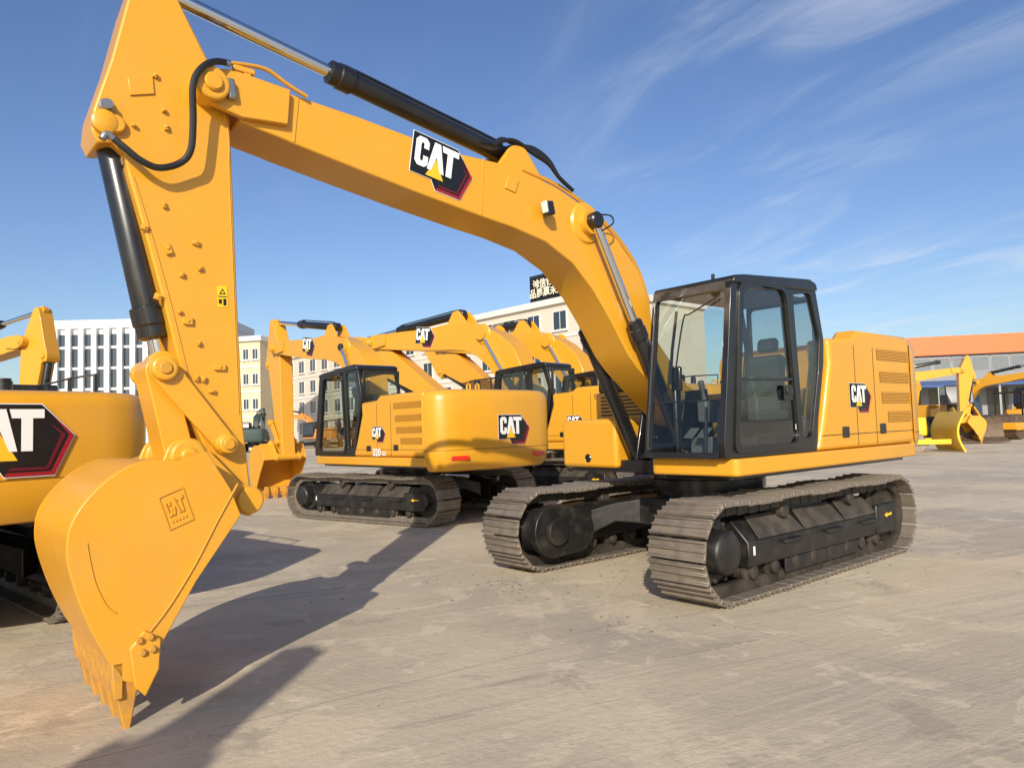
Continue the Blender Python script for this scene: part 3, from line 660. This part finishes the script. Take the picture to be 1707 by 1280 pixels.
mb.prism(L+[(x-.08,z) for x,z in reversed(L)],-1.6,1.6); build(mb,'blade',LEM,bd)
# ---------- buildings ----------
CREAM=mat('cream_render',(.62,.52,.34),.85,var=.06,scale=.5)
BEIGE=mat('beige_render',(.60,.54,.45),.85,var=.07,scale=.4)
TRIM=mat('pale_trim',(.68,.65,.60),.8,var=.05)
WHITEW=mat('white_cladding',(.70,.70,.70),.6,var=.04)
TILE=mat('red_roof_tile',(.30,.13,.09),.8,var=.2)
OFAS=mat('orange_fascia',(.74,.17,.05),.5,var=.05)
GWALL=mat('grey_sheet_wall',(.24,.25,.26),.6,var=.08)
BLUE=mat('blue_canopy',(.03,.09,.26),.5,var=.1)
GOLD=mat('gold_lettering',(.85,.78,.58),.4,var=.05)
GGLZ=mat('grey_glazing',(.16,.18,.20),.15,var=.2,coat=.4)
def window_mesh(w,h):
    mb=MB(); mb.prism([rect(-w/2,w/2,0,h),rect(-w/2+.09,w/2-.09,.09,h-.09)],-.10,.02,XZ); mb.bx(-.03,.03,-.06,.0,.09,h-.09); mb.bx(-w/2-.1,w/2+.1,-.2,.02,-.12,-.002)
    return mb
def building(name,label,p0,p1,h,depth,wm,rows,cols,ww,wh,z0,par=.6,pane=DGLS):
    p0=Vector(p0);p1=Vector(p1);W=(p1-p0).length
    rt=empty(name,(p0.x,p0.y,0),math.atan2(p1.y-p0.y,p1.x-p0.x)); tag(rt,label,'building')
    mb=MB(); mb.bx(0,W,0,depth,0,h); build(mb,'wall',wm,rt)
    mb=MB(); mb.bx(-.3,W+.3,-.35,depth+.3,h+.002,h+par); build(mb,'parapet',TRIM,rt)
    sh=(h-z0)/rows
    for r in range(1,rows):
        mb=MB(); mb.bx(-.05,W+.05,-.08,-.003,z0+sh*r-.18,z0+sh*r+.02); build(mb,'string_course',TRIM,rt)
    first=None; fp=None
    for r in range(rows):
        for c in range(cols):
            x=W*(c+.5)/cols; z=z0+sh*r+(sh-wh)*.45
            if first is None:
                first=build(window_mesh(ww,wh),'window',TRIM,rt); mb=MB(); mb.prism(rect(-ww/2+.09,ww/2-.09,.09,wh-.09),-.035,-.03); fp=build(mb,'pane',pane,first); w=first
            else:
                w=first.copy(); col.objects.link(w); w.parent=rt; q=fp.copy(); col.objects.link(q); q.parent=w
            w.location=(x,-.005,z)
    return rt,W
b3,W3=building('hotel_building','long beige building with rows of windows and a rooftop sign behind the booms',(-38,118),(8.5,66),13.4,16,BEIGE,4,19,1.9,1.9,1.0)
mb=MB(); xs=W3-8.2
mb.prism([rect(xs-2.4,xs+2.4,14.2,17.0),rect(xs-2.3,xs+2.3,14.3,16.9)],.95,1.1)
for k in range(1,8): mb.bx(xs-2.4+k*.6-.03,xs-2.4+k*.6+.03,1.03,1.08,14.25,16.95)
mb.bx(xs-2.35,xs+2.35,1.0,1.07,15.56,15.64)
for x in (xs-1.6,xs+1.6): mb.bx(x-.08,x+.08,1.05,1.15,13.4,14.22); mb.box((x,2.0,14.7),(.1,.1,2.6),Matrix.Rotation(R(38),3,'X'))
sgn=build(mb,'roof_sign',BDEC,b3)
mb=MB(); mb.bx(xs-2.28,xs+2.28,1.085,1.12,14.32,16.88); build(mb,'sign_backing',BDEC,sgn)
text_obj('诚信铸就\n品质赢未来',.98,GOLD,sgn,(xs,.93,15.55),(1,0,0),(0,0,1),'sign_lettering',.02)
mb=MB(); 
x0,x1=W3*.58,W3*.72; mb.loft([[(x0,0,14.02),(x1,0,14.02),(x1,9,14.02),(x0,9,14.02)],[(x0+2.0,4.4,15.0),(x1-2.0,4.4,15.0),(x1-2.0,4.6,15.0),(x0+2.0,4.6,15.0)]]); build(mb,'tiled_roof',TILE,b3)
b2,_=building('cream_building','cream building with square windows in the gap between bucket arm and middle excavator',(-35.5,90),(-30.6,89),13.2,5,CREAM,4,4,.85,1.4,1.0)
of=empty('office_building',(-76,121,0),R(3)); tag(of,'white office block with tall vertical fins at the left','building')
mb=MB(); mb.bx(0,28,0.6,16,0,20.4); build(mb,'wall',WHITEW,of)
mb=MB(); mb.bx(-.2,28.2,.2,16.2,20.402,21.8); build(mb,'parapet',WHITEW,of)
for k in range(14):
    x=.4+k*27.2/13; mb=MB(); mb.bx(x-.42,x+.42,-.2,.597,0,20.4); build(mb,'fin',WHITEW,of)
    if k<13:
        mb=MB(); mb.bx(x+.43,x+1.66,.45,.59,3,19.4); w=build(mb,'window',DGLS,of)
        for z in range(1,5):
            mb=MB(); mb.bx(x+.43,x+1.66,.38,.447,3+z*3.5,3.4+z*3.5); build(mb,'spandrel',WHITEW,w)
p0=Vector((35.8,80));p1=Vector((58,76)); W=(p1-p0).length
wh=empty('warehouse',(p0.x,p0.y,0),math.atan2(p1.y-p0.y,p1.x-p0.x)); tag(wh,'warehouse with bright orange roof edge and blue canopy at the far right','building')
mb=MB(); mb.bx(0,W,0,20,0,7.9); build(mb,'wall',GWALL,wh)
mb=MB(); mb.bx(-.4,W+.4,-.5,20,7.902,9.9); build(mb,'fascia',OFAS,wh)
for k in range(12):
    x=W*(k+.5)/12; ww_=W/24-.06; mb=MB(); mb.bx(x-ww_,x+ww_,-.06,-.004,6.05,7.7); f=build(mb,'window',GREYM,wh); mb=MB(); mb.bx(x-ww_+.06,x+ww_-.06,-.075,-.061,6.15,7.6); build(mb,'pane',GGLZ,f)
mb=MB(); mb.add([(0,-4,4.6),(W,-4,4.6),(W,-.01,5.2),(0,-.01,5.2),(0,-4,4.4),(W,-4,4.4),(W,-.01,5.0),(0,-.01,5.0)],[(0,1,2,3),(7,6,5,4),(0,4,5,1),(1,5,6,2),(2,6,7,3),(3,7,4,0)]); build(mb,'canopy',BLUE,wh)
for k in range(9):
    x=W*k/8; mb=MB(); mb.bx(x-.1,x+.1,-3.9,-3.7,0,4.38); build(mb,'post',GREYM,wh)
    if k<8: mb=MB(); mb.bx(x+.4,x+W/8-.4,-.05,-.006,0,4.2); build(mb,'bay_shade',BLK,wh)  # black sheet on the wall paints the shade inside an open bay
# ---------- ground ----------
def ground_mat():
    m=bpy.data.materials.new('worn_concrete'); m.use_nodes=True; nt=m.node_tree; N=nt.nodes; L=nt.links; b=N['Principled BSDF']
    tc=N.new('ShaderNodeTexCoord')
    def noise(sc,det=8,rough=.6,vec=None,dist=0):
        n=N.new('ShaderNodeTexNoise'); n.inputs['Scale'].default_value=sc; n.inputs['Detail'].default_value=det; n.inputs['Roughness'].default_value=rough; n.inputs['Distortion'].default_value=dist
        L.new(vec or tc.outputs['Object'],n.inputs['Vector']); return n.outputs['Fac']
    def rng(x,a,b_,c=0,d=1):
        r=N.new('ShaderNodeMapRange'); r.inputs[1].default_value=a; r.inputs[2].default_value=b_; r.inputs[3].default_value=c; r.inputs[4].default_value=d; r.interpolation_type='SMOOTHSTEP'; L.new(x,r.inputs[0]); return r.outputs[0]
    def mix(a,bc,f):
        x=N.new('ShaderNodeMix'); x.data_type='RGBA'
        if isinstance(a,tuple): x.inputs[6].default_value=(*a,1)
        else: L.new(a,x.inputs[6])
        if isinstance(bc,tuple): x.inputs[7].default_value=(*bc,1)
        else: L.new(bc,x.inputs[7])
        L.new(f,x.inputs[0]); return x.outputs[2]
    def mul(a,b_):
        q=N.new('ShaderNodeMath'); q.operation='MULTIPLY'; L.new(a,q.inputs[0]); L.new(b_,q.inputs[1]); return q.outputs[0]
    def off(x,y):
        mp=N.new('ShaderNodeMapping'); mp.inputs['Location'].default_value=(x,y,0); L.new(tc.outputs['Object'],mp.inputs['Vector']); return mp.outputs[0]
    def mapv(rot,scl):
        mp=N.new('ShaderNodeMapping'); mp.inputs['Rotation'].default_value=(0,0,rot); L.new(tc.outputs['Object'],mp.inputs['Vector'])
        m2=N.new('ShaderNodeMapping'); m2.inputs['Scale'].default_value=scl; L.new(mp.outputs[0],m2.inputs['Vector']); return m2.outputs[0]
    c=mix((.49,.41,.29),(.61,.51,.36),rng(noise(.35,6),.35,.65))
    c=mix(c,(.41,.35,.265),rng(noise(.25,6,.6),.48,.62,0,.8))
    st=noise(1.0,7,.65,mapv(R(-25),(.3,5,1)),.6)
    c=mix(c,(.28,.24,.185),mul(rng(st,.50,.70,0,.7),rng(noise(.5,5,.6,off(4,9)),.40,.6)))
    st2=noise(1.0,6,.65,mapv(R(-32),(.45,24,1)),.3)
    c=mix(c,(.66,.555,.40),mul(rng(st2,.50,.72,0,.6),rng(noise(.45,4,.6,off(30,2)),.40,.6)))
    st3=noise(1.0,5,.65,mapv(R(40),(.35,26,1)),.2)
    c=mix(c,(.33,.28,.21),mul(rng(st3,.52,.74,0,.5),rng(noise(.4,4,.6,off(15,22)),.45,.62)))
    c=mix(c,(.67,.555,.385),rng(noise(.8,10,.66,off(11,3),.7),.54,.60,0,.6))
    c=mix(c,(.70,.595,.43),rng(noise(2.0,10,.68,off(3,8),.5),.575,.615,0,.55))
    c=mix(c,(.31,.26,.195),rng(noise(1.3,10,.72,off(7,1),.4),.585,.65,0,.5))
    c=mix(c,(.11,.09,.07),rng(noise(2.3,9,.76,off(1,5)),.635,.70,0,.8))
    c=mix(c,(.35,.30,.225),rng(noise(14,6,.7),.5,.75,0,.45))
    c=mix(c,(.20,.175,.135),rng(noise(55,4,.7),.60,.74,0,.55))
    # straight pour joints between the concrete slabs
    mp=N.new('ShaderNodeMapping'); mp.inputs['Rotation'].default_value=(0,0,R(-34)); mp.inputs['Location'].default_value=(1.3,.6,0); L.new(tc.outputs['Object'],mp.inputs['Vector'])
    br=N.new('ShaderNodeTexBrick'); br.offset=0; br.inputs['Scale'].default_value=1; br.inputs['Brick Width'].default_value=6; br.inputs['Row Height'].default_value=5; br.inputs['Mortar Size'].default_value=.007; br.inputs['Mortar Smooth'].default_value=.4
    L.new(mp.outputs[0],br.inputs['Vector'])
    j=N.new('ShaderNodeMath'); j.operation='MULTIPLY'; j.inputs[1].default_value=.55; L.new(br.outputs['Fac'],j.inputs[0])
    c=mix(c,(.17,.145,.11),mul(j.outputs[0],rng(noise(.9,5,.6,off(2,19)),.38,.55)))
    L.new(c,b.inputs['Base Color'])
    L.new(rng(noise(.6,6),.3,.7,.6,.92),b.inputs['Roughness'])
    bp=N.new('ShaderNodeBump'); bp.inputs['Strength'].default_value=.45; bp.inputs['Distance'].default_value=.02
    ad=N.new('ShaderNodeMath'); L.new(noise(18,8,.7),ad.inputs[0]); L.new(st,ad.inputs[1]); L.new(ad.outputs[0],bp.inputs['Height']); L.new(bp.outputs[0],b.inputs['Normal'])
    return m
mb=MB(); mb.add([(-900,-300,0),(900,-300,0),(900,1500,0),(-900,1500,0)],[(0,1,2,3)]); tag(build(mb,'ground',ground_mat(),recalc=False),kind='structure')
DIRT=mat('dry_mud',(.16,.125,.085),.9,var=.4)
mb=MB()
for i in range(420):
    if random.random()<.6: t=random.uniform(-2.6,3.0); y=random.choice((1,-1))*random.gauss(1.2,.4); x=OX+CT*t-ST*y; yy=OY+ST*t+CT*y
    else: x=random.gauss(.4,1.0); yy=random.gauss(7.6,.6)
    r=random.choice((.006,.008,.008,.012,.016))
    n=6; ring=[(x+r*random.uniform(.6,1.3)*math.cos(a*1.047),yy+r*random.uniform(.6,1.3)*math.sin(a*1.047),0) for a in range(n)]
    mb.add(ring+[(x,yy,r*.7)],[(k,(k+1)%n,n) for k in range(n)])
tag(build(mb,'mud_crumbs',DIRT),'dry mud crumbs scattered on the concrete around the front excavator\'s tracks','mud','',kind='stuff')
# ---------- light, sky, camera ----------
EL=R(26); az=(.118,.993)
d=Vector((az[0]*math.cos(EL),az[1]*math.cos(EL),-math.sin(EL)))
sun=bpy.data.lights.new('sun','SUN'); sun.energy=4.9; sun.angle=R(.5); sun.color=(1,.92,.79)
so=bpy.data.objects.new('sun',sun); col.objects.link(so); so.rotation_euler=d.to_track_quat('-Z','Y').to_euler(); so.location=(-5,-20,20)
w=bpy.data.worlds.new('World'); sc.world=w; w.use_nodes=True; nt=w.node_tree; N=nt.nodes; L=nt.links
bg=N['Background']; bg.inputs[1].default_value=.125
sk=N.new('ShaderNodeTexSky'); sk.sky_type='NISHITA'; sk.sun_disc=False; sk.sun_elevation=EL; sk.sun_rotation=math.pi+.118; sk.air_density=1.0; sk.dust_density=1.2; sk.ozone_density=2.8
hs=N.new('ShaderNodeHueSaturation'); hs.inputs['Hue'].default_value=.510; hs.inputs['Saturation'].default_value=1.10; hs.inputs['Value'].default_value=1.12; L.new(sk.outputs[0],hs.inputs['Color'])
tc=N.new('ShaderNodeTexCoord'); sx=N.new('ShaderNodeSeparateXYZ'); L.new(tc.outputs['Generated'],sx.inputs[0])
def mth(op,a,b=None):
    m=N.new('ShaderNodeMath'); m.operation=op
    for i,x in enumerate((a,b)):
        if x is None: continue
        if isinstance(x,(int,float)): m.inputs[i].default_value=x
        else: L.new(x,m.inputs[i])
    return m.outputs[0]
zz=mth('ADD',sx.outputs[2],.12)
cb=N.new('ShaderNodeCombineXYZ'); L.new(mth('DIVIDE',sx.outputs[0],zz),cb.inputs[0]); L.new(mth('DIVIDE',sx.outputs[1],zz),cb.inputs[1])
mp=N.new('ShaderNodeMapping'); mp.inputs['Rotation'].default_value=(0,0,R(59)); L.new(cb.outputs[0],mp.inputs[0])
mp2=N.new('ShaderNodeMapping'); mp2.inputs['Scale'].default_value=(.65,1.8,1); L.new(mp.outputs[0],mp2.inputs[0])
n1=N.new('ShaderNodeTexNoise'); n1.inputs['Scale'].default_value=1.7; n1.inputs['Detail'].default_value=11; n1.inputs['Roughness'].default_value=.6; n1.inputs['Distortion'].default_value=.85; L.new(mp2.outputs[0],n1.inputs['Vector'])
n2=N.new('ShaderNodeTexNoise'); n2.inputs['Scale'].default_value=.8; n2.inputs['Detail'].default_value=3; L.new(cb.outputs[0],n2.inputs['Vector'])
def rng(x,a,b_,c=0,d=1):
    r=N.new('ShaderNodeMapRange'); r.interpolation_type='SMOOTHSTEP'
    for i,v in ((1,a),(2,b_),(3,c),(4,d)): r.inputs[i].default_value=v
    L.new(x,r.inputs[0]); return r.outputs[0]
f=mth('MULTIPLY',rng(n1.outputs['Fac'],.42,.82),rng(n2.outputs['Fac'],.32,.55))
f=mth('MULTIPLY',f,rng(sx.outputs[0],.0,.35,.06,.58))
mx=N.new('ShaderNodeMix'); mx.data_type='RGBA'; mx.inputs[7].default_value=(6.2,6.6,7.2,1); L.new(f,mx.inputs[0]); L.new(hs.outputs[0],mx.inputs[6]); L.new(mx.outputs[2],bg.inputs[0])
cam=bpy.data.cameras.new('camera'); co=bpy.data.objects.new('camera',cam); col.objects.link(co); sc.camera=co
cam.sensor_width=36; cam.lens=36*F/1707; cam.clip_end=3000; cam.clip_start=.05
rt_=Vector((1,0,0));up=Vector((0,-math.sin(PT),math.cos(PT)));fw=Vector((0,math.cos(PT),math.sin(PT)))
a=rt_*math.cos(RL)+up*math.sin(RL); b=-rt_*math.sin(RL)+up*math.cos(RL)
M=Matrix((a,b,-fw)).transposed().to_4x4(); M.translation=(0,0,H); co.matrix_world=M
sc.view_settings.view_transform='Standard'; sc.view_settings.look='None'; sc.view_settings.exposure=0
